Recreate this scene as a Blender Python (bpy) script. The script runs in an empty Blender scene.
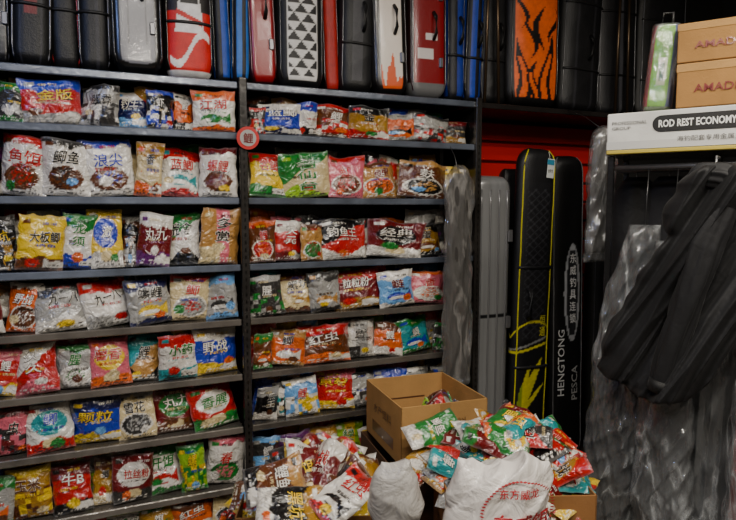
import bpy, math, random
import numpy as np
from mathutils import Vector, Matrix, noise
sin,cos,rad,pi=math.sin,math.cos,math.radians,math.pi
rng=random.Random(11)
# ------------------------------------------------------------------ camera
FPX=600.0; TH=rad(23.5); PH=rad(5); CAM=Vector((0,0,1.6))
Fh=Vector((sin(TH),cos(TH),0)); Rt=Vector((cos(TH),-sin(TH),0)); Up=Vector((0,0,1))
fwd=Fh*cos(PH)-Up*sin(PH); upv=Fh*sin(PH)+Up*cos(PH)
cd=bpy.data.cameras.new('camera'); cam=bpy.data.objects.new('camera',cd)
bpy.context.scene.collection.objects.link(cam)
cam.location=CAM; cam.rotation_euler=(rad(90)-PH,0,-TH)
cd.sensor_width=36; cd.lens=36*FPX/736; cd.clip_start=.05
bpy.context.scene.camera=cam
# survey helpers: where a sight line meets a real vertical plane of the shop
def ray(u,v): return fwd+Rt*((u-368)/FPX)+upv*((260-v)/FPX)
def onY(u,v,Y):
    d=ray(u,v); return CAM+d*(Y/d.y)
def at(u,v,dep):
    d=ray(u,v); return CAM+d*(dep/d.dot(Fh))
def lin(c):
    c=c/255.0
    return c/12.92 if c<=.04045 else ((c+.055)/1.055)**2.4
def hx(s): return np.array([lin(int(s[i:i+2],16)) for i in (0,2,4)])
PAL={'R':'c01410','D':'6c0c10','P':'dc6878','O':'e0621c','Y':'ecc41c','G':'a87a1c','g':'1c7a2c','L':'90bc20','T':'1c9498',
'B':'1434ac','N':'0c1448','S':'a4a29c','W':'e8e2d6','C':'dec894','K':'100f0f','k':'343230','b':'643414','t':'b88644','V':'64206a','s':'6ca8e0'}
PAL={k:hx(v) for k,v in PAL.items()}
# ------------------------------------------------------------------ materials
def mk(name,rough=.5,metal=0,coat=0,bump=0,bscale=40,spec=.5,tint=0,tscale=8,sheen=0,alpha=None,detail=4,stretch=None,dist=.02):
    m=bpy.data.materials.new(name); m.use_nodes=True; nt=m.node_tree; N=nt.nodes; L=nt.links
    b=N['Principled BSDF']; at_=N.new('ShaderNodeAttribute'); at_.attribute_name='Col'
    tc=N.new('ShaderNodeTexCoord')
    src=tc.outputs['Object']; raw=src
    if stretch:
        mp=N.new('ShaderNodeMapping'); mp.inputs['Scale'].default_value=stretch; L.new(src,mp.inputs['Vector']); src=mp.outputs['Vector']
    colout=at_.outputs['Color']
    if tint:
        no=N.new('ShaderNodeTexNoise'); no.inputs['Scale'].default_value=tscale; no.inputs['Detail'].default_value=6
        L.new(src,no.inputs['Vector'])
        mr=N.new('ShaderNodeMapRange'); mr.inputs[1].default_value=.3; mr.inputs[2].default_value=.7
        mr.inputs[3].default_value=1-tint; mr.inputs[4].default_value=1+tint; L.new(no.outputs['Fac'],mr.inputs[0])
        mx=N.new('ShaderNodeVectorMath'); mx.operation='SCALE'; L.new(colout,mx.inputs[0]); L.new(mr.outputs[0],mx.inputs['Scale'])
        colout=mx.outputs[0]
    L.new(colout,b.inputs['Base Color'])
    b.inputs['Roughness'].default_value=rough; b.inputs['Metallic'].default_value=metal
    b.inputs['Coat Weight'].default_value=coat; b.inputs['Coat Roughness'].default_value=.1
    b.inputs['Specular IOR Level'].default_value=spec
    if sheen: b.inputs['Sheen Weight'].default_value=sheen
    if bump:
        n2=N.new('ShaderNodeTexNoise'); n2.inputs['Scale'].default_value=bscale; n2.inputs['Detail'].default_value=detail
        n2.inputs['Distortion'].default_value=.8 if not alpha else .3
        L.new(src,n2.inputs['Vector'])
        bp=N.new('ShaderNodeBump'); bp.inputs['Strength'].default_value=bump; bp.inputs['Distance'].default_value=dist
        L.new(n2.outputs['Fac'],bp.inputs['Height']); L.new(bp.outputs['Normal'],b.inputs['Normal'])
        L.new(bp.outputs['Normal'],b.inputs['Coat Normal'])
    if alpha:
        # clear film: mostly see-through; highlight streaks painted in as milky crease lines
        tr=N.new('ShaderNodeBsdfTransparent'); tr.inputs[0].default_value=(.95,.955,.96,1)
        mix=N.new('ShaderNodeMixShader')
        n3=N.new('ShaderNodeTexNoise'); n3.inputs['Scale'].default_value=6; n3.inputs['Detail'].default_value=4; n3.inputs['Distortion'].default_value=.5
        L.new(src,n3.inputs['Vector'])
        s1=N.new('ShaderNodeMath'); s1.operation='SUBTRACT'; s1.inputs[1].default_value=.5; L.new(n3.outputs['Fac'],s1.inputs[0])
        s2=N.new('ShaderNodeMath'); s2.operation='ABSOLUTE'; L.new(s1.outputs[0],s2.inputs[0])
        mr=N.new('ShaderNodeMapRange'); mr.inputs[1].default_value=0; mr.inputs[2].default_value=.035
        mr.inputs[3].default_value=min(1,alpha*3); mr.inputs[4].default_value=alpha; L.new(s2.outputs[0],mr.inputs[0])
        L.new(mr.outputs[0],mix.inputs[0]); L.new(tr.outputs[0],mix.inputs[1]); L.new(b.outputs[0],mix.inputs[2])
        gl=N.new('ShaderNodeBsdfGlossy'); gl.inputs['Roughness'].default_value=.12; gl.inputs[0].default_value=(1,1,1,1)
        L.new(bp.outputs['Normal'],gl.inputs['Normal'])
        fr=N.new('ShaderNodeLayerWeight'); fr.inputs['Blend'].default_value=.4; L.new(bp.outputs['Normal'],fr.inputs['Normal'])
        fm=N.new('ShaderNodeMath'); fm.operation='MULTIPLY_ADD'; fm.inputs[1].default_value=.45; fm.inputs[2].default_value=.08; L.new(fr.outputs['Fresnel'],fm.inputs[0])
        mix2=N.new('ShaderNodeMixShader'); L.new(fm.outputs[0],mix2.inputs[0]); L.new(mix.outputs[0],mix2.inputs[1]); L.new(gl.outputs[0],mix2.inputs[2])
        L.new(mix2.outputs[0],N['Material Output'].inputs['Surface'])
    return m
MT={
'pack':mk('foil_packet',rough=.28,coat=1,bump=.85,bscale=24,detail=3,spec=.6),
'ink':mk('printed_ink',rough=.4,coat=.3),
'inkp':mk('packet_print',rough=.34,coat=.9,bump=.7,bscale=24,detail=3),
'nylon':mk('nylon_fabric',rough=.5,bump=.15,bscale=120,tint=.15,tscale=30),
'hard':mk('hard_case_shell',rough=.3,coat=.4,bump=.04,bscale=60),
'card':mk('cardboard',rough=.85,spec=.2,bump=.08,bscale=60,tint=.14,tscale=6),
'metal':mk('brushed_metal',rough=.35,metal=.8),
'alu':mk('silver_case_shell',rough=.36,metal=.5,coat=.2,tint=.12,tscale=40,bump=.05,bscale=50,stretch=(1,1,.04)),
'shelf':mk('painted_shelf',rough=.25,spec=.8,metal=.35,coat=.4,tint=.4,tscale=7,bump=.1,bscale=30),
'cloth':mk('coat_cloth',rough=.62,spec=.35,bump=.12,bscale=22,tint=.15,tscale=10,sheen=.05),
'clear':mk('clear_film',rough=.25,coat=.4,bump=1.0,bscale=8,alpha=.13,detail=5,stretch=(1,1,.3),dist=.06),
'wall':mk('wall_paint',rough=.8,bump=.1,bscale=20,tint=.2,tscale=2),
'floor':mk('floor_tile',rough=.4,bump=.05,bscale=10,tint=.25,tscale=4),
'sack':mk('woven_sack',rough=.42,coat=.35,bump=.7,bscale=10,dist=.035,tint=.06,tscale=5),
}
# ------------------------------------------------------------------ mesh builder
class MB:
    def __init__(s): s.V=[];s.F=[];s.C=[];s.M=[];s.S=[];s.n=0
    def add(s,V,F,C,mat,M=None,smooth=True):
        V=np.asarray(V,float)
        if M is not None:
            A=np.array(M); V=V@A[:3,:3].T+A[:3,3]
        C=np.asarray(C,float)
        if C.ndim==1: C=np.tile(C,(len(V),1))
        s.V.append(V); s.C.append(C)
        n=s.n; s.F.extend([tuple(int(i)+n for i in f) for f in F]); s.M.extend([mat]*len(F)); s.S.extend([smooth]*len(F)); s.n+=len(V)
    def done(s,name,parent=None):
        me=bpy.data.meshes.new(name); V=np.vstack(s.V); me.from_pydata(V.tolist(),[],s.F)
        used=sorted(set(s.M)); 
        for u in used: me.materials.append(MT[u])
        me.polygons.foreach_set('material_index',[used.index(m) for m in s.M])
        me.polygons.foreach_set('use_smooth',s.S)
        ca=me.color_attributes.new('Col','FLOAT_COLOR','POINT')
        C=np.hstack([np.vstack(s.C),np.ones((len(V),1))]); ca.data.foreach_set('color',C.astype(np.float32).ravel())
        me.update()
        o=bpy.data.objects.new(name,me); bpy.context.scene.collection.objects.link(o)
        if parent: o.parent=parent
        return o
T_=Matrix.Translation
def Rx(a): return Matrix.Rotation(a,4,'X')
def Ry(a): return Matrix.Rotation(a,4,'Y')
def Rz(a): return Matrix.Rotation(a,4,'Z')
def box(mb,M,sx,sy,sz,col,mat,b=.003):
    b=min(b,sx*.3,sy*.3,sz*.3); V=[];idx={}
    for X in(-1,1):
        for Y in(-1,1):
            for Z in(-1,1):
                p=[X*sx/2,Y*sy/2,Z*sz/2+sz/2]
                for ax in range(3):
                    q=[p[0]-X*b,p[1]-Y*b,p[2]-Z*b]; q[ax]=p[ax]
                    idx[(X,Y,Z,ax)]=len(V); V.append(q)
    F=[]
    for ax in range(3):
        o=[a for a in range(3) if a!=ax]
        for s in(-1,1):
            q=[]
            for a,c in((-1,-1),(1,-1),(1,1),(-1,1)):
                k=[0,0,0]; k[ax]=s;k[o[0]]=a;k[o[1]]=c; q.append(idx[(k[0],k[1],k[2],ax)])
            F.append(q)
    for ax in range(3):
        o=[a for a in range(3) if a!=ax]
        for a in(-1,1):
            for c in(-1,1):
                k0=[0,0,0];k0[o[0]]=a;k0[o[1]]=c;k1=list(k0);k0[ax]=-1;k1[ax]=1
                F.append([idx[(*k0,o[0])],idx[(*k1,o[0])],idx[(*k1,o[1])],idx[(*k0,o[1])]])
    for X in(-1,1):
        for Y in(-1,1):
            for Z in(-1,1): F.append([idx[(X,Y,Z,a)] for a in range(3)])
    mb.add(V,F,col,mat,M,False)
def tube(mb,pts,r,col,mat,M=None,k=8):
    pts=[Vector(p) for p in pts]; V=[];F=[]
    for i,p in enumerate(pts):
        d=(pts[min(i+1,len(pts)-1)]-pts[max(i-1,0)]).normalized()
        a=d.orthogonal().normalized() if abs(d.z)>.99 else d.cross(Vector((0,0,1))).normalized(); b=d.cross(a)
        rr=r[i] if isinstance(r,(list,tuple)) else r
        for j in range(k):
            t=2*pi*j/k; V.append(p+a*cos(t)*rr+b*sin(t)*rr)
    for i in range(len(pts)-1):
        for j in range(k):
            F.append((i*k+j,i*k+(j+1)%k,(i+1)*k+(j+1)%k,(i+1)*k+j))
    F.append(tuple(range(k))[::-1]); F.append(tuple((len(pts)-1)*k+j for j in range(k)))
    mb.add([tuple(v) for v in V],F,col,mat,M,True)
def waves(seed,n=5,f0=12,f1=60):
    r=random.Random(seed); W=[(r.uniform(-1,1)*r.uniform(f0,f1),r.uniform(-1,1)*r.uniform(f0,f1),r.uniform(0,6.28)) for _ in range(n)]
    def fn(x,z):
        a=0
        for kx,kz,ph in W: a=a+1-2*np.abs(np.sin(kx*x+kz*z+ph))
        return a/n
    return fn
def slab(mb,M,w,h,d,paint,mat,nx=24,ny=30,p=2.4,q=.6,ends=.18,crump=0,seed=0,back=.7,warp=False,wf=None,cx=None,fr=(12,60),bend=0,jit=0,zs=1.0):
    a=np.linspace(-1,1,nx+1); t=np.linspace(0,1,ny+1)
    if warp: a=np.sin(a*pi/2)
    S,T=np.meshgrid(a,t); W=wf(T) if wf else 1.0; CX=cx(T) if cx else 0.0
    wv=waves(seed,5,*fr)
    def dep(S,T,x,z):
        e=np.clip(np.minimum(T,1-T)/ends,0,1); e=np.sqrt(np.clip(1-(1-e)**2,0,1))
        pr=np.clip(1-np.abs(S)**p,0,1)**q*e
        return d/2*pr+crump*wv(x,z*zs)*np.clip(pr*3,.25 if jit else 0,1)
    def g(x,z): return (bend*np.clip(z/h,0,1)**2*h + (bend*.3*np.sin(x*25+seed)*(z/h) if bend else 0))
    X=S*w/2*W+CX; Z=T*h
    D0=dep(S,T,X,Z); G=g(X,Z)
    n=(nx+1)*(ny+1)
    if jit:
        w2=waves(seed+999,3,20,60); X2=X+jit*w2(X,Z)*np.abs(S); Z2=Z+jit*1.3*w2(Z+.3,X)*np.abs(2*T-1)*(T>.5)
    else: X2,Z2=X,Z
    Vf=np.stack([X2,-(D0+G),Z2],-1).reshape(-1,3); Vb=np.stack([X2,np.abs(D0)*back-G,Z2],-1).reshape(-1,3)
    if jit:
        edge=((np.abs(S)>.999)|(T<.001)|(T>.999)).reshape(-1); Vb[edge]=Vf[edge]
    id=np.arange(n).reshape(ny+1,nx+1)
    Q=np.stack([id[:-1,:-1],id[:-1,1:],id[1:,1:],id[1:,:-1]],-1).reshape(-1,4)
    C=paint(S,T).reshape(-1,3) if callable(paint) else np.tile(paint,(n,1))
    Fs=Q.tolist()+(Q[:,::-1]+n).tolist()
    mb.add(np.vstack([Vf,Vb]),Fs,np.vstack([C,C*.8]),mat,M)
    def hf(x,z):
        T=z/h; w_=(wf(T) if wf else 1.0); c_=(cx(T) if cx else 0.0)
        S=np.clip((x-c_)/(w/2*w_),-1,1); return dep(S,np.clip(T,0,1),x,z)+g(x,z)
    return hf
# text ---------------------------------------------------------------
_tc={}
def glyph(body,off=0.0,res=2):
    k=(body,off,res)
    if k in _tc: return _tc[k]
    cu=bpy.data.curves.new('tmp','FONT'); cu.body=body; cu.offset=off; cu.resolution_u=res; cu.align_x='CENTER'
    o=bpy.data.objects.new('tmp',cu); bpy.context.scene.collection.objects.link(o)
    dg=bpy.context.evaluated_depsgraph_get(); me=bpy.data.meshes.new_from_object(o.evaluated_get(dg))
    V=np.array([tuple(v.co) for v in me.vertices]).reshape(-1,3); F=[tuple(p.vertices) for p in me.polygons]
    bpy.data.objects.remove(o); bpy.data.curves.remove(cu); bpy.data.meshes.remove(me)
    if len(V):
        lo,hi=V.min(0),V.max(0); c=(lo+hi)/2; V=V-c; s=(hi-lo)[:2]
    else: s=np.array([1,1])
    _tc[k]=(V,F,s); return _tc[k]
def text(mb,M,body,cx,cz,w,h,col,hf=None,off=.0025,rot=0,bold=0.0,mat='ink',slant=0,tilt=0):
    V,F,s=glyph(body,bold)
    if not len(V): return
    if rot:
        V=np.stack([V[:,1]*rot,-V[:,0]*rot,V[:,2]],-1); s=s[::-1]
    kx,kz=w/s[0],h/s[1]
    xx=V[:,0]*kx+slant*V[:,1]*kz; zz=V[:,1]*kz
    if tilt: xx,zz=xx*cos(tilt)-zz*sin(tilt),xx*sin(tilt)+zz*cos(tilt)
    x=cx+xx; z=cz+zz
    y=-((hf(x,z) if hf else 0)+off)
    mb.add(np.stack([x,y+0*x,z],-1),F,col,mat,M,False)
# packets ------------------------------------------------------------
def painter(bg,c2,c3,st,seed):
    bg,c2,c3=PAL[bg],PAL[c2],PAL[c3]; r=np.random.RandomState(seed)
    wob=r.rand(4)*6
    def fn(S,T):
        C=np.ones(S.shape+(3,))*bg
        def put(m,c): C[m]=c if np.ndim(c)==1 else c[m]
        nz=(.5+.9*r.rand(*S.shape))[...,None]
        wv=.03*np.sin(S*4+wob[0])+.02*np.sin(S*9+wob[1])
        if st=='p':
            e=(S/.72)**2+((T-.3)/.2)**2; put(T>.86+wv,c2); put(e<1.35,PAL['W']); put(e<1.05,c3*nz); put((e<.5)&(r.rand(*S.shape)>.6),c2)
        elif st=='f':
            put(T>.76+wv,c2); put(T<.12+wv,c2)
            put(((S+.1)/.55)**2+((T-.3)/.1)**2<1,c3*nz); put((S>.35)&(S<.75)&(np.abs(T-.3)<(S-.3)*.28),c3)
            put(((S+.1)/.5)**2+((T-.26)/.04)**2<1,PAL['W'])
        elif st=='b': put(T>.72+wv,c2); put(T<.24+wv,c3*nz); put((T<.2+wv)&(S>.1)&(T>.06),PAL['W'])
        elif st=='d': put(T>.6+.3*S+wv,c2); put(T<.18+.12*np.sin(S*3+wob[2]),c3*nz)
        elif st=='x': put((S/.75)**2+((T-.58)/.26)**2<1,c2); put(T<.24+wv,c3*nz); put((S/.4)**2+((T-.18)/.1)**2<1,PAL['C'])
        elif st=='v': put(np.abs(S-.1)<.35+wv,c2); put((T<.3)&(S<0),c3*nz)
        elif st=='n':
            k=r.rand(9,8)[np.clip((T*9+wv*4).astype(int),0,8),np.clip(((S+1)*4+wv*8).astype(int),0,7)]
            put((k>.6)&(T<.55),c2); put((k<.25)&(T<.6),c3*nz); put(T>.85+wv,c2)
        qx,qz=r.uniform(-.6,.6),r.uniform(.12,.3); put(((S-qx)/r.uniform(.2,.35))**2+((T-qz)/r.uniform(.06,.1))**2<1,PAL['YROgsWbC'[seed%8]]*nz)
        L=r.rand(*S.shape); ln=(np.floor(T*40)%2==0)
        put((T>.05)&(T<.13)&ln&(L>.55)&(np.abs(S)<.75),PAL['W'] if bg.mean()<.3 else PAL['k'])
        put((T>.43)&(T<.47)&(L>.6)&(np.abs(S)<.6),c3)
        put((S<-.5)&(S>-.85)&(T>.84)&(T<.92),c3)
        m=(T>.95)|(T<.03)|(np.abs(S)>.95); C[m]=C[m]*.65+np.array([.3,.29,.28])*.35
        return C*.92
    return fn
seedc=[0]
SM=['钓鱼王','新配方','速溶','浓腥','鲫鱼专用','香甜','野钓黑坑','诱鱼','NEW','鲤鱼','垂钓']
def packet(mb,M,w,h,spec,nx=30,ny=38,thick=None,detail=True,crump=.0045,bend=None):
    bg,c2,c3,st,tx,tcol=spec; seedc[0]+=1; sd=seedc[0]
    d=thick or min(w,h)*rng.uniform(.22,.34)
    k1,k2=rng.uniform(.0,.09),rng.uniform(-.04,.06)
    hf=slab(mb,M,w,h,d,painter(bg,c2,c3,st,sd),'pack',nx,ny,p=2.4,q=.7,ends=rng.uniform(.25,.4),crump=crump,seed=sd,back=.8,
        wf=lambda T:1-k1*np.sin(np.clip(T,0,1)*pi)-k2*(1-T),bend=bend if bend is not None else rng.uniform(-.05,.13),jit=.006,fr=(15,70))
    if detail:
        if tx!='-':
            tc=PAL[tcol]; oc=PAL['W'] if tc.mean()<.35 else PAL['k']; sl=rng.uniform(-.1,.3); tl=rng.uniform(-.08,.16)
            if tx[0]=='|':
                t=tx[1:]; n=len(t); ch=min(.23,.72/n)*h; x0=rng.uniform(-.12,.12)*w
                for i,c in enumerate(t):
                    zc=h*.84-ch*(i+.5); xo=x0+rng.uniform(-.03,.03)*w
                    text(mb,M,c,xo,zc,w*.4,ch*.9,oc,hf,.002,bold=.035,mat='inkp'); text(mb,M,c,xo,zc,w*.36,ch*.8,tc,hf,.0036,bold=.012,mat='inkp')
            else:
                n=len(tx); ww=w*min(.7,.34*n)*rng.uniform(.75,1); hh=min(h*.23,ww/n*1.25); zc=h*rng.uniform(.58,.68); xo=rng.uniform(-.06,.06)*w
                text(mb,M,tx,xo,zc,ww*1.04,hh*1.08,oc,hf,.002,bold=.035,mat='inkp',slant=sl,tilt=tl); text(mb,M,tx,xo,zc,ww,hh,tc,hf,.0038,bold=.01,mat='inkp',slant=sl,tilt=tl)
        s=rng.choice(SM); c=PAL[rng.choice('kRBK')] if PAL[bg].mean()>.25 else PAL[rng.choice('WYC')]
        text(mb,M,s,rng.uniform(-.1,.15)*w,h*rng.uniform(.44,.5),w*.42,h*.06,c,hf,.002,mat='inkp')
        text(mb,M,rng.choice(SM),rng.uniform(-.1,.2)*w,h*.85,w*.3,h*.055,c,hf,.002,mat='inkp')
    return hf
# ------------------------------------------------------------------ room
def plain(name,lo,hi,col,mat):
    mb=MB(); lo=Vector(lo);hi=Vector(hi); c=(lo+hi)/2; s=hi-lo
    box(mb,T_((c.x,c.y,lo.z)),s.x,s.y,s.z,col,mat,.002); return mb.done(name)
XL,XR,YB,YF,H=-1.6,4.3,3.22,-1.6,3.3
plain('floor',(XL-.1,YF-.1,-.1),(XR+.1,YB+.1,0),hx('4a4642'),'floor')
plain('ceiling',(XL-.1,YF-.1,H),(XR+.1,YB+.1,H+.1),hx('6a6864'),'wall')
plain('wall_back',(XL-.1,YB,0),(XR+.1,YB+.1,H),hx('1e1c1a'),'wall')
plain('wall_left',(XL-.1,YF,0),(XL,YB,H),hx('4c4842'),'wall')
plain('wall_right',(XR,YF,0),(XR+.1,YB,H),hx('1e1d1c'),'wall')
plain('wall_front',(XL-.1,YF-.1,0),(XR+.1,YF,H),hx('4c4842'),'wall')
mb=MB(); x0=1.92; x1=onY(606,150,YB).x
box(mb,T_(((x0+x1)/2,YB-.012,.0)),x1-x0,.02,2.13,hx('4a0a0a'),'hard')
z=.02
while z<2.05:
    box(mb,T_(((x0+x1)/2,YB-.03,z)),x1-x0,.016,.108,hx('cc2018'),'hard',.006); z+=.125
mb.done('slatwall_panel')
# ------------------------------------------------------------------ shelving
YS=2.8; YK=3.17
ZS=[onY(238,v,YS).z for v in (82,133,198,265,320,375,428,487)]+[.06]
XP=onY(244,200,YS).x; XE=onY(474,200,YS).x; X0=-1.05
mb=MB()
SC=hx('7a736a'); SB=hx('727a88')  # SB: bluish reflected sheen of the upper shelves, painted into their colour
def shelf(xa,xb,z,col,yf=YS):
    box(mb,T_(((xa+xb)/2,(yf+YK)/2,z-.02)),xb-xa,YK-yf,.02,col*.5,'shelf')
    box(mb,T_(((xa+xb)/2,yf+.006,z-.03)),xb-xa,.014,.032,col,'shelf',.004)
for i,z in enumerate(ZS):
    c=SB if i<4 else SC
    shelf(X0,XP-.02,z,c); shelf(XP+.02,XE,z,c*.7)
for x in (X0-.02,XP,XE+.015):
    box(mb,T_((x,YS-.004,0)),.036,.03,ZS[0]+.02,hx('322f2c'),'shelf')
    box(mb,T_((x,(YS+YK)/2,0)),.012,YK-YS-.04,ZS[0]-.036,hx('22201e'),'shelf')
    for k in range(60):
        zz=.1+k*.035
        if zz<ZS[0]-.05: box(mb,T_((x,YS-.0195,zz)),.006,.002,.016,hx('050505'),'shelf',.0003)
box(mb,T_(((X0+XE)/2,YK+.008,0)),XE-X0,.014,ZS[0],hx('141211'),'shelf')
box(mb,T_(((XE+XR)/2+.01,(YS+YK)/2,ZS[0]-.03)),XR-XE-.06,YK-YS,.03,hx('2a2624'),'shelf')
box(mb,T_((XR-.05,YK-.03,0)),.04,.04,ZS[0]-.03,hx('1c1a19'),'shelf')
mb.done('display_shelving')
# ------------------------------------------------------------------ packet rows
ROWS={
('L',1):"""-150 -105 .18 D W Y b 鲤鱼 W|-105 -60 .18 g W O f 鲫 R|-60 -30 .19 B W Y b 王 Y|-32 2 .18 K g S b 野钓 W|0 27 .16 k g S f - W|28 84 .205 R B S b 金版 Y|84 120 .16 S k W n 腥香 k|118 150 .165 N W s b 钓王 W|150 177 .17 K B W n 虾 W|176 197 .165 O W K b 鲤 W|196 240 .185 W O g f 江湖 R""",
('L',2):"""-150 -110 .24 O W b p 野战 K|-110 -60 .24 S R b p 红虫 R|-60 -4 .25 W k b p 老鬼 K|-2 44 .25 W R b p 鱼饵 R|44 89 .225 W k b p 鲫鱼 K|88 136 .26 W B b p 浪尖 B|134 161 .235 C G O b 香 K|160 202 .225 W R T f 蓝鲫 R|201 240 .225 W D b p 螺鲤 R""",
('L',3):"""-150 -100 .22 R Y K x 王 Y|-98 -50 .24 s W B f 青草 N|-50 -12 .23 G K R b 麝香 R|-14 15 .22 K k G n 黑坑 Y|14 58 .225 Y Y b b 大板鲫 K|57 90 .235 W g B b |龙须 g|89 122 .265 Y B W x 激 W|120 137 .22 K S b n - W|135 166 .24 D W V b 丸九 W|165 199 .235 W g K d 荒食 K|198 238 .25 t P C v |多赏 K""",
('L',4):"""-150 -100 .21 B W R b 九一八 W|-100 -52 .2 W G g p 鲢鳙 g|-52 -3 .21 D O W b 速攻 W|-2 33 .215 O W b p 野战 W|32 84 .22 S k W b 九一八 K|83 129 .215 W R S b 九一八 K|128 170 .215 S N Y f 螺鲤 K|168 206 .21 C R S p 鲫 R|205 238 .2 S s k f - W""",
('L',5):"""-150 -105 .21 W g R f 快鲫 g|-105 -60 .2 Y R W b 黄金 R|-60 -20 .2 S K B f 天下 K|-22 8 .2 R P Y b 鲤 W|8 51 .21 R W P d |久久 W|50 87 .19 S g W p 腥 g|86 124 .205 P Y O x 薯香 R|122 156 .205 t T K d 鲤 K|155 192 .205 W R T b 小药 g|192 238 .225 B W Y b 野战 W""",
('L',6):"""-150 -100 .2 g Y W b 草莓 W|-100 -55 .2 O D C p 红虫 W|-55 -18 .19 W B K f 轻麸 B|-20 20 .2 P D k n 虫 K|18 64 .2 W T R x 鲫 B|64 113 .215 B N Y b 颗粒 Y|112 149 .2 C S k p 雪花 K|148 191 .2 D g b x 丸九 W|190 237 .215 R W g x 香腥 g""",
('L',7):"""-150 -95 .2 W B R b 拉饵 B|-95 -50 .21 G R K b 麻团 R|-50 -5 .19 S g O f 饵 g|-5 40 .2 G Y b n 玉米 b|40 81 .2 R D K b 牛B W|80 104 .2 G b C b 鲫 K|103 141 .215 D W k x 拉丝粉 R|140 176 .22 W g R f 开饵 g|175 201 .21 L g Y n 螺 Y|200 238 .22 W P g p 春 R""",
('L',8):"""-150 -100 .18 R Y W b 饵料 Y|-100 -50 .18 W G B p 麦香 B|-50 0 .18 B W R b 鲫 W|0 45 .17 G O K b 鲤 K|45 90 .18 W R g f 鲫 R|90 135 .18 g W Y b 草鱼 W|133 165 .2 G g W n 饵 W|165 205 .2 O b W b 红虫 W|205 238 .19 C R k p - K""",
('R',1):"""252 266 .12 k R S n - W|262 300 .15 B W N b 蓝鲫 W|296 318 .15 W B K b - W|316 350 .15 b R W n 鲤 W|350 384 .15 G K R b 金 K|384 414 .14 O S K f - K|412 445 .14 S k R n - K|444 472 .13 k D G b - K""",
('R',2):"""252 286 .215 Y R g b 名鲫 R|284 330 .215 C g L d |名仙台 g|330 361 .2 P R b p 红 R|360 402 .19 t b O p 鲤 D|401 442 .18 b t K p 麸 W|441 470 .16 C Y k b - K""",
('R',3):"""250 275 .2 b O R p 鲤 R|274 302 .2 R W D b |天元 W|300 322 .18 t b g p - K|320 370 .19 R K W d 钓鱼王 W|369 418 .185 D K W x 经典 W|415 444 .16 G K b f 蛋 k""",
('R',4):"""250 281 .19 k S g n 腥 W|280 314 .195 C b G f 黑坑 K|311 340 .19 S k t f - K|338 382 .2 D R G b 粒粒粉 W|381 413 .19 s W B f 鲢 D|412 447 .17 P O W p 香 R""",
('R',5):"""250 270 .165 b g O f - W|268 302 .17 O t W f 鲫 K|300 347 .19 b R O b 红虫 W|345 377 .185 W S k v 雪 k|375 401 .17 O b W b 鲤 W|400 435 .17 T g B f 鲫 W|434 448 .15 k g S n - W""",
('R',6):"""250 273 .17 K S W b |黑王 W|272 287 .17 W k T n - R|285 316 .19 s W Y n 鲤 R|315 354 .2 R P Y b 草莓 Y|352 377 .17 S k W n - K|375 406 .17 W B S f - B|404 436 .16 S W k p - K|436 455 .16 k S B n - K""",
('R',7):"""247 276 .19 k s S n 鲫 W|275 309 .2 P V W b 紫 W|308 338 .19 W G g f 麦 g|335 362 .2 L Y W v |绿茶 g|362 400 .18 R W Y b 鲤 W|400 440 .18 W B k p - K""",
('R',8):"""250 285 .19 G b K b 鲤 K|284 320 .19 R W B f 饵 W|320 360 .19 W g K b 鲫 g|360 400 .18 b G W p - W""",
}
PK=list('RDPOYGgLTBNSWCKkbtVs')
for (side,i),data in ROWS.items():
    mb=MB(); zs=ZS[i]; gap=ZS[i-1]-.035-zs
    specs=[]
    for it in data.split('|'):
        if specs and not it[:1] in '-0123456789': specs[-1]+='|'+it
        else: specs.append(it)
    xa_end=XP-.03 if side=='L' else XE-.01; xb0=X0+.02 if side=='L' else XP+.03
    for n_,it in enumerate(specs):
        a=it.split(' '); u0,u1,h=float(a[0]),float(a[1]),float(a[2])
        bg,c2,c3,st=a[3:7]; tx=a[7] if len(a)>7 else '-'; tc=a[8] if len(a)>8 else 'K'
        if tx=='': tx='-'
        h=min(h*rng.uniform(1.0,1.1),gap*.95)
        Yp=YS+.045
        xa,xb=onY(u0,200,Yp).x,onY(u1,200,Yp).x
        xa,xb=max(xa,xb0),min(xb,xa_end)
        if xb-xa<.03: continue
        w=(xb-xa)*1.1; lean=rad(rng.uniform(0,18))
        M=T_(((xa+xb)/2,Yp+(.014 if n_%2 else -.008)+rng.uniform(-.006,.01),zs+.005))@Rz(rad(rng.uniform(-15,15)))@Rx(-lean)@Ry(rad(rng.uniform(-7,7)))
        packet(mb,M,w,h,(bg,c2,c3,st,tx,tc),thick=min(.065,w*.36),crump=.0065)
    x=xb0+.08
    while x<xa_end-.08:
        w=rng.uniform(.13,.18); h=min(gap*.95,rng.uniform(.2,.26))
        M=T_((x,YS+.14+rng.uniform(-.02,.02),zs+.004))@Rz(rad(rng.uniform(-12,12)))@Rx(-rad(6))@Ry(rad(rng.uniform(-8,8)))
        packet(mb,M,w,h,(rng.choice('RSWCKDGBkWS'),rng.choice(PK),rng.choice(PK),rng.choice('pfbdx'),'-','K'),14,18,.04,False)
        x+=w*.8
    mb.done('bait_packet_row')
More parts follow.
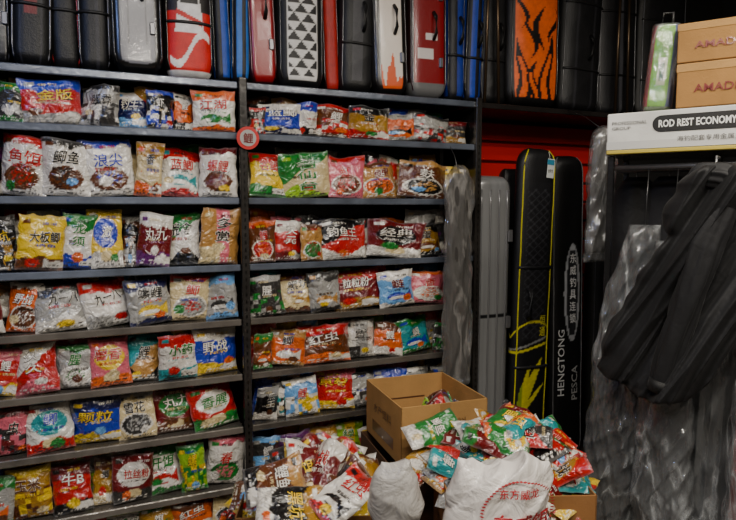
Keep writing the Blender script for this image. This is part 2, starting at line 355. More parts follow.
# round sticker on the post
mb=MB(); p=onY(248,138,YS-.03); n=32
V=[(0,0,0)]+[(.052*cos(2*pi*k/n),0,.052*sin(2*pi*k/n)) for k in range(n)]; Mx=T_(p)
V2=[(x,.006,z) for x,y,z in V]
mb.add(V+V2,[(0,1+k,1+(k+1)%n) for k in range(n)]+[(1+k,1+(k+1)%n,n+2+(k+1)%n,n+2+k) for k in range(n)],PAL['R'],'ink',Mx,False)
V=[(x*.72,-.002,z*.72) for x,y,z in V[1:]]
mb.add(V,[tuple(range(n))],PAL['S'],'ink',Mx,False)
text(mb,Mx,'鲤',0,0,.045,.045,PAL['D'],None,.004,bold=.02)
mb.done('round_hanging_tag')
# ------------------------------------------------------------------ rod bags on the top board
def cap(r=.08,k=.6):
    def wf(T):
        T=np.clip(T,0,1); e=np.clip(np.minimum(T,1-T)/r,0,1); return 1-k*(1-np.sqrt(1-(1-e)**2))
    return wf
def full(S,c): return np.ones(S.shape+(3,))*c
def pt(base,*lay):
    base=hx(base)
    def fn(S,T):
        C=full(S,base)
        for m,c in lay: C[m(S,T)]=hx(c)
        return C
    return fn
A=np.abs
def tri(S,T):
    r=T*22; k=np.floor(r); f=r-k; s=((S+1)*1.6+.5*(k%2))%1; return np.abs(s-.5)*2<(1-f)*.95
pat_white=pt('161616',(lambda S,T:(A(S)<.66)&(T>.03),'d8d6d2'),(lambda S,T:(A(S)<.58)&(T>.05)&(T<.5)&tri(S,T),'141414'))
def flames(S,T):
    out=np.zeros(S.shape,bool)
    for k,(s0,t0,L,w0) in enumerate(((-.6,.03,.34,.3),(-.1,.03,.22,.26),(.42,.03,.38,.3))):
        y=np.clip((T-t0)/L,0,1); c=s0+.16*np.sin(y*5+k*1.7); wd=w0*(1-y)**.7
        out|=(np.abs(S-c)<wd)&(T>t0)&(T<t0+L)
        out&=~((np.abs(S-c)<wd*.45)&(T<t0+L*.7))
    for k,(s0,t0,L,w0) in enumerate(((-.25,.26,.22,.1),(.1,.3,.26,.12),(.62,.36,.2,.1),(-.6,.42,.2,.09))):
        y=np.clip((T-t0)/L,0,1); c=s0+.2*np.sin(y*5+k*2.1); out|=(np.abs(S-c)<w0*np.sin(y*pi))&(T>t0)&(T<t0+L)
    return out
pat_flame=pt('100e0e',(lambda S,T:(A(S)<.8)&(T>.04),'ee6418'),(lambda S,T:(A(S)<.78)&(T>.04)&flames(S,T),'140e0c'))
pat_santa=pt('1a1414',(lambda S,T:(T<.3)&(A(S)<.85),'cc1810'),(lambda S,T:(A(T-.13-.07*np.sin(S*3))<.018)&(A(S)<.8),'eeeae4'),(lambda S,T:(T>.2)&(T<.38)&(A(S)<.6-(T-.2)*1.2),'e8e4e0'),(lambda S,T:(A(T-.27+.05*S)<.012)&(A(S)<.5),'cc2018'),(lambda S,T:(T>.33)&(T<.5)&(A(S)<.35),'1a1a1a'),(lambda S,T:(T<.035),'e8e4e0'))
pat_silver=pt('101010',(lambda S,T:(A(S)<.66)&(T>.035+.03*S*S),'7c7c80'),(lambda S,T:(A(A(S)-.35)<.03)&(T>.12),'4a4a50'))
pat_wflame=pt('161414',(lambda S,T:(A(S)<.6)&(T>.03),'e8ddd0'),(lambda S,T:(A(S)<.6)&(T>.03)&(T<.14+.07*np.cos(S*8)+.03*np.sin(S*19)),'dc5a24'))
def stripe(a,b,n=3,c='101010'): return pt(a,(lambda S,T:np.sin((S+1)*n*pi)>.3,b),(lambda S,T:T<.03,c))
def plainp(a,b='0c0c0c'): return pt(a,(lambda S,T:A(S)>.8,b),(lambda S,T:T<.02,b))
BAGS=[
(-140,-95,plainp('7a1414'),'nylon',2.9,.12,'202020'),(-96,-50,pat_silver,'hard',2.88,.13,'101010'),(-50,-4,stripe('16204c','101014'),'nylon',2.9,.12,'101010'),
(-6,10,plainp('141416'),'hard',2.93,.1,'404044'),(8,52,pt('0a0a0c',(lambda S,T:A(A(S)-.5)<.05,'2a2a30'),(lambda S,T:(T>.2)&(T<.34)&(A(S)<.3),'701c1c')),'nylon',2.89,.13,'808086'),
(50,82,plainp('0c0c0e'),'nylon',2.92,.12,'b02424'),(78,112,pt('0a0a0c',(lambda S,T:A(S-.2)<.12,'26262c')),'nylon',2.9,.12,'68686e'),
(111,166,pat_silver,'hard',2.87,.14,'0c0c0c'),(165,216,pat_santa,'nylon',2.89,.13,'101010'),
(215,233,stripe('1c48a8','0a0c14',1),'nylon',2.92,.1,'101010'),(232,251,stripe('2a6cc0','0c0c10',2),'nylon',2.9,.1,'101010'),
(251,279,plainp('900c14','400c10'),'hard',2.9,.12,'501014'),(279,327,pat_white,'nylon',2.88,.13,'101010'),
(326,342,plainp('a81810'),'nylon',2.93,.1,'300c0c'),(341,376,pt('141416',(lambda S,T:A(S+.1)<.3,'3c3c40'),(lambda S,T:T<.06,'0c0c0c')),'nylon',2.9,.12,'606060'),
(375,411,pat_wflame,'hard',2.88,.12,'101010'),(410,450,pt('840c12',(lambda S,T:(A(S+.2)<.4)&(T>.2)&(T<.26),'d8d0cc'),(lambda S,T:(A(S-.1)<.3)&(T>.3)&(T<.34),'d8d0cc'),(lambda S,T:A(S)>.75,'200c0c'),(lambda S,T:(T<.08),'6a6a6a')),'hard',2.9,.13,'301010'),
(449,467,stripe('14308c','080a14',1),'nylon',2.9,.1,'101010'),(466,484,stripe('183ca4','080a10',2),'nylon',2.91,.1,'101010'),
(483,512,plainp('141416'),'nylon',2.92,.12,'505054'),(511,564,pat_flame,'nylon',2.86,.12,'141010'),
(563,604,pt('151517',(lambda S,T:A(A(S)-.4)<.06,'2a2a2e')),'nylon',2.9,.13,'48484c'),(602,642,pt('1c1c1e',(lambda S,T:A(S)<.1,'48484c')),'nylon',2.93,.13,'606064'),
(642,690,plainp('1c1c1e'),'nylon',2.95,.12,'505056')]
zt=ZS[0]+.004
for k,(u0,u1,pf,mt,Y,d,rim) in enumerate(BAGS):
    mb=MB(); xa,xb=onY(u0,60,Y-d/2).x,onY(u1,60,Y-d/2).x; w=(xb-xa)*.98; h=rng.uniform(.86,1.0)
    lean=rad(rng.uniform(-2.5,2.5)); M=T_(((xa+xb)/2,Y,zt+.003))@Ry(lean)
    hard=mt=='hard'; wf=cap(.09,.6 if hard else .4)
    hf=slab(mb,M,w,h,d,pf,mt,56,200,p=7 if hard else 3.2,q=.5,ends=.05,crump=.0008 if hard else .006,seed=k+40,back=1,warp=True,wf=wf,fr=(5,25))
    for sg in (-1,1):
        pts=[]
        for t in np.linspace(.004,.99,26):
            xx=sg*w/2*float(wf(np.array(t)))*.88
            pts.append((xx,-float(hf(np.array(xx),np.array(t*h)))-.001,t*h))
        tube(mb,pts,.0035,hx(rim),'hard',M,6)
    if w>.1 and not hard:
        for zc in (.24,.62):
            xs=np.linspace(-w*.46,w*.46,14); pts=[(x,-float(hf(np.array(x),np.array(zc)))-.002,zc) for x in xs]
            if pf not in (pat_flame,pat_white): tube(mb,pts,.007,hx('181818'),'nylon',M,6)
    if w>.1 and pf not in (pat_flame,pat_white,pat_santa):
        zc=.3; tube(mb,[(w*.1,-d/2-.002,zc),(w*.1,-d/2-.03,zc+.03),(w*.1,-d/2-.03,zc+.11),(w*.1,-d/2-.002,zc+.14)],.009,hx('101010'),'nylon',M)
    if hard:
        for zc in (.16,.5): box(mb,M@T_((w*.28,-d/2-.004,zc)),.022,.014,.05,hx('77777a'),'metal')
    mb.done('fishing_rod_case' if hard else 'fishing_rod_bag')
mb=MB()
for u in (617,629,486,500):
    a=onY(u,104,2.8); tube(mb,[(a.x,2.815,zt),(a.x+rng.uniform(-.03,.03),2.82,zt+.95)],.009,hx('5a4a38'),'metal')
mb.done('rod_pole_bundle')
# ------------------------------------------------------------------ tall cases in the corner
def tall(name,u0,u1,vt,Y,d,pf,mt,extra=None,lean=0,piping=None,p=5,ang=0,pr=.004,ck=.45):
    mb=MB(); yf=Y-d/2; xa,xb=onY(u0,300,yf).x,onY(u1,300,yf).x; w=xb-xa; h=onY((u0+u1)/2,vt,yf).z-.004
    M=T_(((xa+xb)/2,Y,.003))@Rz(ang)@Ry(lean)
    wf=cap(.06,ck)
    hf=slab(mb,M,w,h,d,pf,mt,44,260,p=p,q=.5,ends=.03,crump=.0006 if mt!='nylon' else .005,seed=int(u0),back=1,warp=True,wf=wf,fr=(4,18))
    if piping:
        for sg in (-1,1):
            pts=[]
            for t in np.linspace(.004,.994,60):
                x=sg*w/2*float(wf(np.array(t)))*.84; pts.append((x,-float(hf(np.array(x),np.array(t*h)))-.001,t*h))
            tube(mb,pts,pr,hx(piping),'nylon',M,6)
    if extra: extra(mb,M,w,h,hf,d)
    return mb.done(name)
def zof(v,u,Y): return onY(u,v,Y).z
def ex_grey(mb,M,w,h,hf,d):
    for s in (-.5,-.17,.17,.5):
        tube(mb,[(s*w/2*1.3,-float(hf(np.array(s*w*.65),np.array(z)))-.002,z) for z in np.linspace(.08,h-.08,20)],.006,hx('8a8a8c'),'alu',M,6)
    for z in (.4,.9,1.4): box(mb,M@T_((w*.42,-d/2+.01,z)),.03,.03,.07,hx('a0a0a4'),'metal')
tall('hard_rod_case',472,511,175,2.9,.14,pt('a4a5a6',(lambda S,T:A(S)>.88,'2a2a2c'),(lambda S,T:(A(T-.55)<.006),'2a2a2c')),'alu',ex_grey,rad(.3),'1c1c1e')
def ex_b(mb,M,w,h,hf,d):
    zt0=zof(365,508,2.9)
    for i,c in enumerate('东威钓具'): text(mb,M,c,w*.05,zt0+.24-i*.075,.045,.06,hx('e0e0dc'),hf,.004,bold=.01)
tall('fishing_rod_bag',502,524,168,3.04,.1,plainp('1a1a1c'),'nylon',ex_b,0,'5c5c5e')
yl='d8cc20'
def leaf(S,T,s0,s1,t0,t1,wd):
    y=np.clip((T-t0)/(t1-t0),0,1); c=s0+(s1-s0)*y**1.3; return (A(S-c)<wd*np.sin(y*pi)**.8)&(T>t0)&(T<t1)
pat_c=pt('141416',(lambda S,T:(A(S)<.68)&(T>.42)&(T<.9),'1c1c1f'),(lambda S,T:(A(S)<.64)&(T>.43)&(T<.88)&(np.minimum(np.abs(((S*2.2+T*40)%1)-.5),np.abs(((T*40-S*2.2)%1)-.5))<.07),'3c3c40'),
 (lambda S,T:leaf(S,T,-.6,.5,.185,.37,.24),yl),(lambda S,T:leaf(S,T,-.6,-.15,.18,.35,.17),yl),(lambda S,T:leaf(S,T,-.6,.75,.18,.29,.15),yl),(lambda S,T:leaf(S,T,-.65,-.55,.18,.29,.1),'8a9a20'),
 (lambda S,T:A(T-.4-.015*S)<.0035,yl),(lambda S,T:A(T-.415-.02*S)<.003,'8a8a86'),(lambda S,T:(A(T-.43-.05*np.sqrt(np.clip(1-S*S,0,1)))<.003),yl))
def ex_c(mb,M,w,h,hf,d):
    x=w*.22; z=h-.17
    box(mb,M@T_((x,-d/2-.006,z))@Ry(rad(4)),.05,.003,.11,hx('d8dcd8'),'ink',.001)
    box(mb,M@T_((x,-d/2-.0085,z+.075))@Ry(rad(4)),.05,.002,.03,hx('3a8aa8'),'ink',.0005)
    text(mb,M,'鱼竿包',x,z+.04,.035,.02,PAL['k'],None,d/2+.0095)
    tube(mb,[(x,-d/2-.003,z+.1),(x-.01,-d/2,h-.02)],.0015,PAL['W'],'nylon',M)
    for zc in (.66,1.25): tube(mb,[(xx,-float(hf(np.array(xx),np.array(zc)))-.003,zc) for xx in np.linspace(-w*.46,w*.46,12)],.009,hx('242426'),'nylon',M)
    tube(mb,[(-w*.2,-d/2,.95),(-w*.24,-d/2-.035,.98),(-w*.24,-d/2-.035,1.1),(-w*.2,-d/2,1.13)],.011,hx('242426'),'nylon',M)
    for i,c in enumerate('恒通'): text(mb,M,c,w*.22,.94-i*.07,.045,.055,hx(yl),hf,.004,bold=.01)
tall('fishing_rod_bag',514,550,147,2.85,.11,pat_c,'nylon',ex_c,rad(1.4),yl,pr=.0045,p=3.2,ck=.6)
pat_d=pt('101011',(lambda S,T:(T>.40)&(T<.72)&(A(S-.15)<.5*np.sin(np.clip((T-.40)/.32,0,1)*pi)**.5),'b8babc'),
 (lambda S,T:(T>.42)&(T<.70)&(A(S-.15)<.34*np.sin(np.clip((T-.40)/.32,0,1)*pi)**.5),'2c2d30'))
def ex_d(mb,M,w,h,hf,d):
    for i,c in enumerate('东威钓具连锁'): text(mb,M,c,w*.08,zof(258,575,2.9)-i*.075,.05,.06,hx('f0f0ec'),hf,.004,bold=.015)
    text(mb,M,'HENGTONG',-w*.25,zof(362,560,2.9),.045,.42,hx('e8e8e4'),hf,.004,rot=-1,bold=.01)
    text(mb,M,'PESCA',w*.15,.5,.05,.22,hx('b0b0ac'),hf,.004,rot=-1,bold=.01)
tall('fishing_rod_bag',557,590,155,2.93,.12,pat_d,'nylon',ex_d,rad(-1.6),'707072',p=3.2,ck=.6)
tall('fishing_rod_bag',594,622,190,3.0,.13,plainp('1a1a1c'),'nylon',None,0,'38383a')
# ------------------------------------------------------------------ translucent wrapped items
def bagpt(c):
    c=hx(c)
    def fn(S,T): return full(S,c)
    return fn
def hang(name,M,w,h,d,inner,seed,ztop,fi='cloth',wf=None,cw=hx('d0d4d6'),hookdir=(0,0),cx=None):
    mb=MB()
    wf=wf or (lambda T:np.clip(1-.75*np.clip((T-.9)/.1,0,1)**1.5+.06*np.sin(T*9+seed),.1,2))
    slab(mb,M@T_((0,0,.05)),w*.8,h*.92,d*.6,inner,fi,40,80,p=2.5,q=.5,ends=.06,crump=.014,seed=seed,back=1,wf=wf,fr=(8,40),cx=cx,zs=.35)
    slab(mb,M,w,h,d,cw,'clear',110,150,p=3,q=.5,ends=.03,crump=.02,seed=seed+1,back=1,wf=lambda T:wf(T)*(1+.05*np.sin(T*31+seed)+.03*np.sin(T*63)),fr=(18,95),cx=cx,zs=.4)
    hx_,hy_=hookdir; c0=float(cx(np.array(1.0))) if cx else 0
    tube(mb,[(c0,0,h*.96),(c0+hx_*.5,hy_*.5,h+(ztop-h)*.5),(c0+hx_,hy_,ztop)],.002,hx('555555'),'metal',M,6)
    return mb.done(name)
a=onY(458,165,2.7); b=onY(458,385,2.7)
hang('wrapped_rod_bag',T_((a.x,2.69,b.z)),.17,a.z-b.z,.09,bagpt('35322f'),5,ZS[1]-.02-b.z,hookdir=(0,.09),cw=hx('c8c4be'))
a=onY(604,125,2.5); b=onY(602,262,2.5)
hang('wrapped_rod_bag',T_((a.x,2.51,b.z)),.17,a.z-b.z,.1,bagpt('8c8a86'),9,ZS[0]-b.z,hookdir=(0,.29),cw=hx('e8e8e4'),cx=lambda T:.03*(T-.5))
# ------------------------------------------------------------------ angled garment rack on the right
PA=at(605,207,2.5); PB=at(736,207,2.25)
ex=Vector((PB.x-PA.x,PB.y-PA.y,0)).normalized(); ey=Vector((-ex.y,ex.x,0))
if ey.dot(Fh)<0: ey=-ey
RM=Matrix(((ex.x,ey.x,0,PA.x),(ex.y,ey.y,0,PA.y),(0,0,1,0),(0,0,0,1)))
def RL(u,v,off=0):
    d=ray(u,v); p0=Vector((PA.x,PA.y,0))-ey*off; t=(p0-CAM).dot(ey)/d.dot(ey); p=CAM+d*t; r=p-Vector((PA.x,PA.y,0))
    return r.dot(ex),p.z
zsh=RL(660,148)[1]; RWd=.95; RD=.38
mb=MB()
box(mb,RM@T_((RWd/2,RD/2,zsh-.02)),RWd,RD,.02,hx('4a4228'),'shelf')
box(mb,RM@T_((RWd/2,-.006,zsh-.018)),RWd,.012,.016,hx('c0ac48'),'ink')
for x in (.015,RWd-.015):
    for y in (.02,RD-.02): box(mb,RM@T_((x,y,0)),.025,.025,zsh-.022,hx('1c1c1e'),'shelf')
tube(mb,[(0,.05,zsh-.07),(RWd,.05,zsh-.07)],.012,hx('77777a'),'metal',RM)
tube(mb,[(0,.26,zsh-.07),(RWd,.26,zsh-.07)],.012,hx('77777a'),'metal',RM)
tube(mb,[(0,RD-.02,.12),(RWd,RD-.02,.12)],.01,hx('303032'),'metal',RM)
mb.done('garment_rack')
mb=MB()  # dark garments added as backing, to keep the gap behind the rack dark
for k in range(7):
    xc=.08+k*.13; hh=zsh-.13-rng.uniform(.2,.4)
    M=RM@T_((xc,.25,zsh-.1-hh))@Rz(rad(rng.uniform(-8,8)))
    slab(mb,M,.2,hh,.09,hx(['141416','1a1a1d','101113','1d1c1c','15171b','121214','18181a'][k]),'cloth',40,90,p=2.5,q=.5,ends=.05,crump=.015,seed=300+k,back=1,fr=(10,40),zs=.3,wf=lambda T:1-.6*np.clip((T-.92)/.08,0,1)**2)
    tube(mb,[(0,0,hh-.01),(0,.005,hh+.015),(0,.01,hh+.022)],.003,hx('888888'),'metal',M,6)
mb.done('dark_backing_clothes')
x0,z0=RL(606,147); z1=RL(606,111)[1]; bh=z1-z0; bl=.9
mb=MB(); BM=RM@T_((x0+bl/2,.16,zsh+.002))
box(mb,BM,bl,.3,bh,hx('dadad6'),'card',.004)
box(mb,BM@T_((0,-.1505,bh*.0)),bl*.999,.001,bh*.22,hx('c8c8c6'),'ink',.0002)
xa=RL(652,127)[0]-x0-bl/2
def pill(mb,M,xa,xb,za,zb,y,col):
    r=(zb-za)/2; V=[];n=12
    for k in range(n+1): t=pi/2+pi*k/n; V.append((xa+r+r*cos(t),y,(za+zb)/2+r*sin(t)))
    for k in range(n+1): t=-pi/2+pi*k/n; V.append((xb-r+r*cos(t),y,(za+zb)/2+r*sin(t)))
    mb.add(V,[tuple(range(len(V)))],col,'ink',M,False)
pill(mb,BM,xa,xa+.60,bh*.42,bh*.86,-.1522,hx('101010'))
text(mb,BM,'ROD REST ECONOMY',xa+.155,bh*.64,.265,bh*.2,hx('eeeeea'),None,.1535,bold=.03)
text(mb,BM,'PROFESSIONAL',xa-.085,bh*.72,.13,bh*.09,hx('202020'),None,.1535)
text(mb,BM,'GROUP',xa-.115,bh*.58,.07,bh*.08,hx('202020'),None,.1535)
text(mb,BM,'海钓配套专用金属支架',xa+.21,bh*.22,.24,bh*.14,hx('4a4a4a'),None,.1535)
mb.done('rod_rest_box')
zb=zsh+.002+bh+.002; xq=RL(676,90)[0]
h1=RL(676,64)[1]-zb
for k,(dx,hh,ww,rot) in enumerate(((0,h1,.46,0),(-.005,h1*.88,.45,1.2))):
    mb=MB(); CM=RM@T_((xq+ww/2+dx,.15,zb))@Rz(rad(rot)); zb+=hh+.002
    cc=hx('a67c4a'); box(mb,CM,ww,.28,hh,cc,'card',.003)
    box(mb,CM@T_((0,0,hh*.8)),ww+.004,.284,hh*.19,hx('b48c58'),'card',.002)
    text(mb,CM,'AMADEUS',-ww/2+.165,hh*.42,.21,hh*.18,hx('802420'),None,.1445,bold=.01)
    mb.done('cardboard_box')
mb=MB(); xa,_=RL(640,60); xb,_=RL(677,60); zb=zsh+.004+bh; hb=RL(655,20)[1]-zb
M=RM@T_(((xa+xb)/2-.012,.1,zb+.002))@Ry(rad(5)); w=(xb-xa)*.8
hf=slab(mb,M,w,hb,.1,pt('84cc14',(lambda S,T:S<-.6,'b02028'),(lambda S,T:(S>.7),'2a4a90'),(lambda S,T:(A(T-.45)<.16)&(A(S-.1)<.3),'e8ecc8'),(lambda S,T:(A(T-.45)<.1)&(A(S-.1)<.15),'3a7030'),(lambda S,T:T<.06,'5a8020')),'nylon',40,80,p=4,q=.5,ends=.08,crump=.003,seed=77,back=1,warp=True,wf=cap(.12,.4))
slab(mb,M,w*1.06,hb*1.01,.112,hx('e0e4e4'),'clear',40,60,p=4,q=.5,ends=.05,crump=.004,seed=78,back=1,wf=cap(.06,.3))
tube(mb,[(-w*.2,-.02,hb-.01),(-w*.15,-.02,hb+.04),(w*.15,-.02,hb+.04),(w*.2,-.02,hb-.01)],.006,hx('202020'),'nylon',M)
mb.done('tackle_bag')
def gar(u0,u1,vt,vb,off,inner,seed,taper=.5,lean=0):
    x0,zt_=RL(u0,vt,off); zb_=max(.12,RL(u0,vb,off)[1]); 
    xl=RL(u0,400,off)[0]; xr=RL(u1,400,off)[0]
    w=xr-xl; M=RM@T_(((xl+xr)/2,-off,zb_)); h=zt_-zb_
    wf=lambda T:np.clip(1-taper*np.clip((T-.66)/.34,0,1)**1.4+.07*np.sin(T*8+seed),.12,2)
    hang('wrapped_garment',M,w,h,.12,bagpt(inner),seed,zsh-.07-zb_,wf=wf,hookdir=(0,.05+off),cw=hx('dce0e2'),cx=lambda T:lean*(T-.4))
gar(586,648,224,700,.0,'2c2e31',21,.5,.14)
gar(636,696,240,700,.06,'1e2024',25,.5)
gar(684,744,235,700,-.02,'26282b',31,.6)
gar(730,790,300,700,.1,'7a1a1e',37,.5)
# black coat
mb=MB()
lv=[164,172,184,196,214,235,262,300,330,350,366,376,384,392,398]
lu=[706,690,676,672,662,666,648,624,607,600,597,604,626,634,644]
ru=[740,752,760,765,775,780,778,755,735,722,712,702,696,688,676]
NR,NC=190,130; V=[]
off=.2
for j in range(NR+1):
    v=164+(398-164)*j/NR; a=np.interp(v,lv,lu)+1.6*sin(v*.11)+1.2*sin(v*.27); b=np.interp(v,lv,ru)
    xa,zz=RL(a,v,off); xb,_=RL(b,v,off)
    for i in range(NC+1):
        s=-1+2*i/NC; s2=sin(s*pi/2); x=xa+(xb-xa)*(s2+1)/2
        e=min(1,min(j,NR-j)/8+.02); e=math.sqrt(1-(1-e)**2) if e<1 else 1
        pr=max(0,1-abs(s2)**4)**.5*e
        q=x-zz*.55   # folds fall down and to the left from the hanger
        n1=noise.noise((q*9,zz*1.0,1.3)); n2=noise.noise((q*22,zz*1.6,4.1)); n3=noise.noise((x*4,zz*4,7.7))
        yy=-(.03*pr+(.10*n1+.03*(.5-abs(n2)*2.2)+.03*n3)*pr)
        V.append((x,yy,zz))
n=len(V); Vb=[(x,abs(y)*.4+.005,z) for x,y,z in V]
Q=[]
for j in range(NR):
    for i in range(NC):
        a=j*(NC+1)+i; Q.append((a,a+NC+1,a+NC+2,a+1)); Q.append((n+a,n+a+1,n+a+NC+2,n+a+NC+1))
JM=RM@T_((0,-off,0)); blk=hx('121214')
mb.add(V+Vb,Q,blk,'cloth',JM)
def sleeve(pts,rs,off2,seed,flat=.6):
    P=[]
    for (u,v) in pts:
        x,z=RL(u,v,off+off2); P.append(Vector((x,-off2,z)))
    out=[];rr=[]
    for i in range(len(P)-1):
        for k in range(22):
            t=k/22; out.append(P[i].lerp(P[i+1],t)); rr.append(rs[i]*(1-t)+rs[i+1]*t)
    out.append(P[-1]); rr.append(rs[-1]); 
    for _ in range(10):
        out=[out[0]]+[(out[i-1]+out[i]*2+out[i+1])/4 for i in range(1,len(out)-1)]+[out[-1]]
    K=40;VV=[];FF=[]
    for i,p in enumerate(out):
        d=(out[min(i+1,len(out)-1)]-out[max(i-1,0)]).normalized(); a=d.cross(Vector((0,1,0))).normalized(); b=d.cross(a)
        for j in range(K):
            t=2*pi*j/K; r=rr[i]*(1+.35*noise.noise((cos(t)*2.2,p.z*3.5+seed,sin(t)*2.2))+.10*noise.noise((p.z*11+cos(t)*1.5,seed,sin(t)*1.5)))
            VV.append(tuple(p+a*cos(t)*r+b*sin(t)*r*flat))
    for i in range(len(out)-1):
        for j in range(K): FF.append((i*K+j,i*K+(j+1)%K,(i+1)*K+(j+1)%K,(i+1)*K+j))
    FF.append(tuple(range(K))); FF.append(tuple((len(out)-1)*K+j for j in range(K)))
    mb.add(VV,FF,hx('161618'),'cloth',JM)
    return out[-1],d
e_,d_=sleeve([(728,205),(706,245),(688,300),(673,345),(660,388)],[.03,.05,.052,.048,.042],.05,3)
tube(mb,[tuple(e_-d_*.03),tuple(e_+d_*.012)],[.045,.043],hx('0c0c0d'),'cloth',JM,20)
sleeve([(690,184),(702,174),(722,176),(745,188)],[.02,.035,.04,.035],.03,12)
xh,zh=RL(716,168,off); tube(mb,[(xh,0,zh-.03),(xh,0,zh+.04),(xh,off+.02,zsh-.045),(xh,off+.065,zsh-.052)],.004,hx('909090'),'metal',JM)
mb.done('black_coat')
# ------------------------------------------------------------------ cartons and heaps on the floor
def vp(l,d,z=0): return Rt*l+Fh*d+Up*z
def carton(name,C,ang,w,dp,h,z0,col,txt=None):
    mb=MB(); M=T_(vp(C[0],C[1],z0))@Rz(-TH+ang); t=.006; c=hx(col)
    box(mb,M@T_((w/2,dp/2,0)),w,dp,t,c,'card',.001)
    for (x,y,sx,sy) in ((w/2,t/2,w,t),(w/2,dp-t/2,w,t),(t/2,dp/2,t,dp),(w-t/2,dp/2,t,dp)):
        box(mb,M@T_((x,y,0)),sx,sy,h,c,'card',.001)
    box(mb,M@T_((w/2,-.0006,0)),.05,.0015,h,c*.75,'ink',.0003)
    if txt:
        text(mb,M,txt,w*.5,h*.62,w*.5,h*.2,hx('5a3a24'),None,.002,bold=.0)
        box(mb,M@T_((w*.5,-.0004,h*.2)),w*.7,.0012,h*.02,hx('5a3a24'),'ink',.0002)
        box(mb,M@T_((w*.5,-.0004,h*.3)),w*.7,.0012,h*.02,hx('5a3a24'),'ink',.0002)
        ML=M@Rz(-pi/2)@T_((-dp/2,0,0)); text(mb,ML,txt,0,h*.62,dp*.5,h*.18,hx('5a3a24'),None,.002)
        box(mb,ML@T_((0,-.0005,h*.15)),dp*.6,.001,h*.2,hx('6a4426'),'ink',.0002)
        MI=M@T_((w/2,dp-t-.001,0)); box(mb,MI@T_((0,0,h*.55)),w*.5,.001,h*.03,hx('5a3a24'),'ink',.0002)
    return mb.done(name)
ztop=.745
carton('open_cardboard_box',(.142,2.5),rad(19),.42,.46,.26,ztop-.26,'b08650','水产饵料')
carton('cardboard_box',(.115,2.47),rad(18),.46,.49,ztop-.27,.002,'5e4430','轻拿轻放')
carton('open_cardboard_box',(.29,2.07),rad(2),.54,.37,.56,.002,'94683e','饵料')
carton('open_cardboard_box',(-.50,2.15),rad(2),.56,.40,.44,.002,'7c5836',None)
TXT=['鲫','鲤王','野战','红虫','-','饵料','-','香','腥香','-']
def heap(name,items,cr=.009):
    mb=MB()
    for (p,yaw,tilt,roll,w,h,spec) in items:
        M=T_(p)@Rz(-TH+yaw)@Rx(-tilt)@Ry(roll)@T_((0,0,-h/2)); packet(mb,M,w,h,spec,30,38,.05,crump=cr,bend=rng.uniform(-.2,.2))
    return mb.done(name)
def rs(cols,c2=None): return (rng.choice(cols),rng.choice(c2 or PK),rng.choice('WSYKR'),rng.choice('pfbdx'),rng.choice(TXT),rng.choice('WKRYg'))
it=[]
C0=vp(.555,2.27)
for k in range(54):
    a=rng.uniform(0,2*pi); r=math.sqrt(rng.random())
    l=r*cos(a)*.24; d=r*sin(a)*.17; z=.55+.14*(1-r*r)+rng.uniform(-.02,.02)+.12*(d/.25)
    it.append((C0+Rt*l+Fh*d+Up*z,rng.uniform(-.5,.5),rad(rng.uniform(55,84)),rng.uniform(-1.6,1.6),rng.uniform(.13,.18),rng.uniform(.18,.24),rs('RRDRggGtTbORSDgk','RDgGYWkSOT')))
heap('bait_packet_heap',it)
it=[]
for k in range(14):
    l=rng.uniform(.22,.46); d=rng.uniform(2.64,2.76); z=.55+rng.uniform(0,.09)
    it.append((vp(l,d,z),rng.uniform(-.5,.5),rad(rng.uniform(55,80)),rng.uniform(-1,1),.14,.18,rs('gRSLDg')))
for (u,v,dp_,sp,ro) in ((432,432,2.42,('g','g','W','b','鲫鱼','W'),1.3),(452,452,2.36,('R','D','W','b','-','W'),1.0),(425,460,2.34,('G','b','W','f','-','K'),.8),(505,434,2.38,('D','R','W','b','红虫','Y'),1.3),(545,436,2.36,('T','g','W','p','-','W'),1.1),(478,438,2.42,('R','R','Y','b','-','Y'),1.2)):
    it.append((at(u,v,dp_),.1,rad(62),ro,.13,.23,sp))
heap('bait_packet_heap',it)
it=[]
L0=vp(-.22,2.35)
for k in range(34):
    a=rng.uniform(0,2*pi); r=math.sqrt(rng.random()); l=r*cos(a)*.24; d=r*sin(a)*.18
    it.append((L0+Rt*l+Fh*d+Up*(.42+.09*(1-r*r)+rng.uniform(-.02,.02)+.08*d/.2),rng.uniform(-.6,.6),rad(rng.uniform(50,76)),rng.uniform(-1.4,1.4),rng.uniform(.15,.2),rng.uniform(.21,.27),rs('bDRSGkbYWDtK','bkGRWDgK')))
for (u,v,dp_,sp,w,h,ro) in ((275,482,2.2,('b','t','K','b','鲤鱼','W'),.17,.23,1.3),(345,497,2.1,('W','R','K','f','红虫','R'),.17,.24,.9),(332,455,2.5,('W','k','L','n','-','K'),.19,.26,-1.2),(290,508,2.05,('K','G','W','b','黑坑','Y'),.17,.24,1.5)):
    it.append((at(u,v,dp_),0,rad(58),ro,w,h,sp))
heap('bait_packet_heap',it)
def sack(l,d,w,h,dp,seed,prt,roll,wf=None,cx=None,cr=.022,jit=.02):
    mb=MB(); M=T_(vp(l,d,.004))@Rz(-TH)@Ry(roll)
    wf=wf or (lambda T:1-.16*np.clip((T-.75)/.25,0,1)**2+.04*np.sin(T*11+seed))
    hf=slab(mb,M,w,h,dp,prt,'sack',90,140,p=2.4,q=.55,ends=.16,crump=cr,seed=seed,back=.9,wf=wf,fr=(6,34),cx=cx,jit=jit); return mb,M,hf
mb,M,hf=sack(.445,1.9,.35,.78,.2,90,pt('e0dad3'),rad(1),cx=lambda T:.03*np.sin(T*6))
rd=hx('b4202a')
text(mb,M,'东威饵',.03,.61,.19,.055,rd,hf,.008,bold=.015,slant=.15)
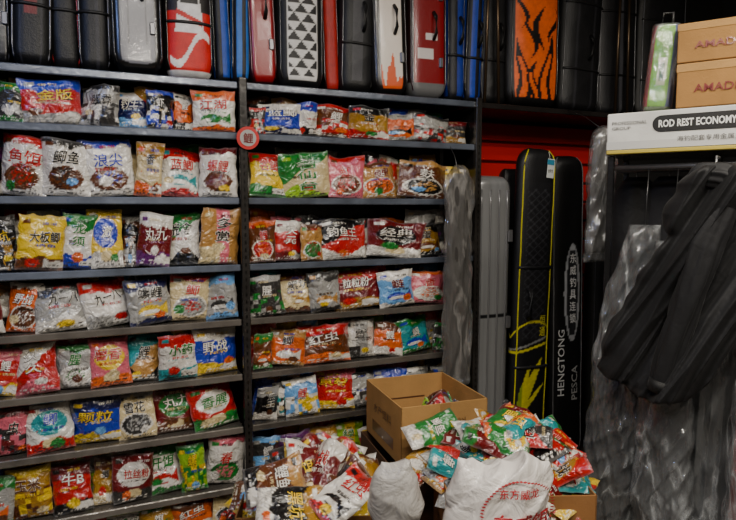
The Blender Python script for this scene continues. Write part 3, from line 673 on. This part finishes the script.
text(mb,M,'东方威龙',.02,.70,.13,.03,rd,hf,.008,bold=.01)
text(mb,M,'水产饲料有限公司',.03,.555,.2,.026,rd,hf,.008)
text(mb,M,'净重20公斤',.0,.49,.2,.035,rd,hf,.008)
for a0 in np.linspace(0,2*pi,64,endpoint=False):
    x=.025+.125*cos(a0);z=.63+.105*sin(a0)
    V=[(x+.008*cos(t+a0),z+.003*sin(t+a0)) for t in (0,pi/2,pi,3*pi/2)]
    xs=np.array([q[0] for q in V]);zs_=np.array([q[1] for q in V]); mb.add(np.stack([xs,-(hf(xs,zs_)+.008),zs_],-1),[(0,1,2,3)],rd,'ink',M,False)
mb.done('white_feed_sack')
mb,M,hf=sack(.085,1.95,.17,.75,.12,95,pt('b4b0aa',(lambda S,T:(T>.6)&(T<.72)&(A(S)<.6)&(np.sin(T*160)>0),'7a3a34')),rad(1),lambda T:1-.35*np.clip((T-.82)/.18,0,1)**1.3+.08*np.sin(T*17),cr=.018,jit=.012)
mb.done('plastic_feed_bag')
# ------------------------------------------------------------------ light
def area(name,loc,rot,sx,sy,e,col):
    l=bpy.data.lights.new(name,'AREA'); l.shape='RECTANGLE'; l.size=sx; l.size_y=sy; l.energy=e; l.color=col
    o=bpy.data.objects.new(name,l); o.location=loc; o.rotation_euler=rot; bpy.context.scene.collection.objects.link(o)
for k,(x,y,e) in enumerate(((.2,.9,40),(1.8,.3,52),(-.5,-.4,26),(.9,-.9,20))):
    area('ceiling_tube_light',(x,y,3.2),(0,0,0),1.2,.06,e,(1,.93,.82))
    mb=MB(); box(mb,T_((x,y,3.22)),1.3,.16,.075,hx('d0d0cc'),'metal'); mb.done('ceiling_lamp')
for x,y,z,e in ((.35,.25,2.75,26),(1.5,.7,2.8,20)):  # unseen small bulbs, added to put crisp highlights on the packets
    l=bpy.data.lights.new('added_highlight_light','POINT'); l.energy=e; l.shadow_soft_size=.05; l.color=(1,.9,.76)
    o=bpy.data.objects.new('added_highlight_light',l); o.location=(x,y,z); bpy.context.scene.collection.objects.link(o)
    mb=MB(); tube(mb,[(x,y,z+.08),(x,y,z+.12),(x,y,H-.002)],[.03,.02,.004],hx('303030'),'hard',None,12)
    tube(mb,[(x,y,z+.065),(x,y,z+.08)],[.05,.03],hx('d8d8d4'),'hard',None,20); mb.done('added_light_housing')  # made-up housing for the added bulb
area('added_blue_glow_light',(-1.2,1.3,2.9),(rad(50),0,rad(-20)),.5,.2,10,(.3,.45,1))  # added blue lamp, no sign there; gives the bluish glow at upper left
w=bpy.data.worlds.new('world'); w.use_nodes=True; bpy.context.scene.world=w
w.node_tree.nodes['Background'].inputs[0].default_value=(.6,.65,.75,1); w.node_tree.nodes['Background'].inputs[1].default_value=.1
print('verts',sum(len(o.data.vertices) for o in bpy.data.objects if o.type=='MESH'))
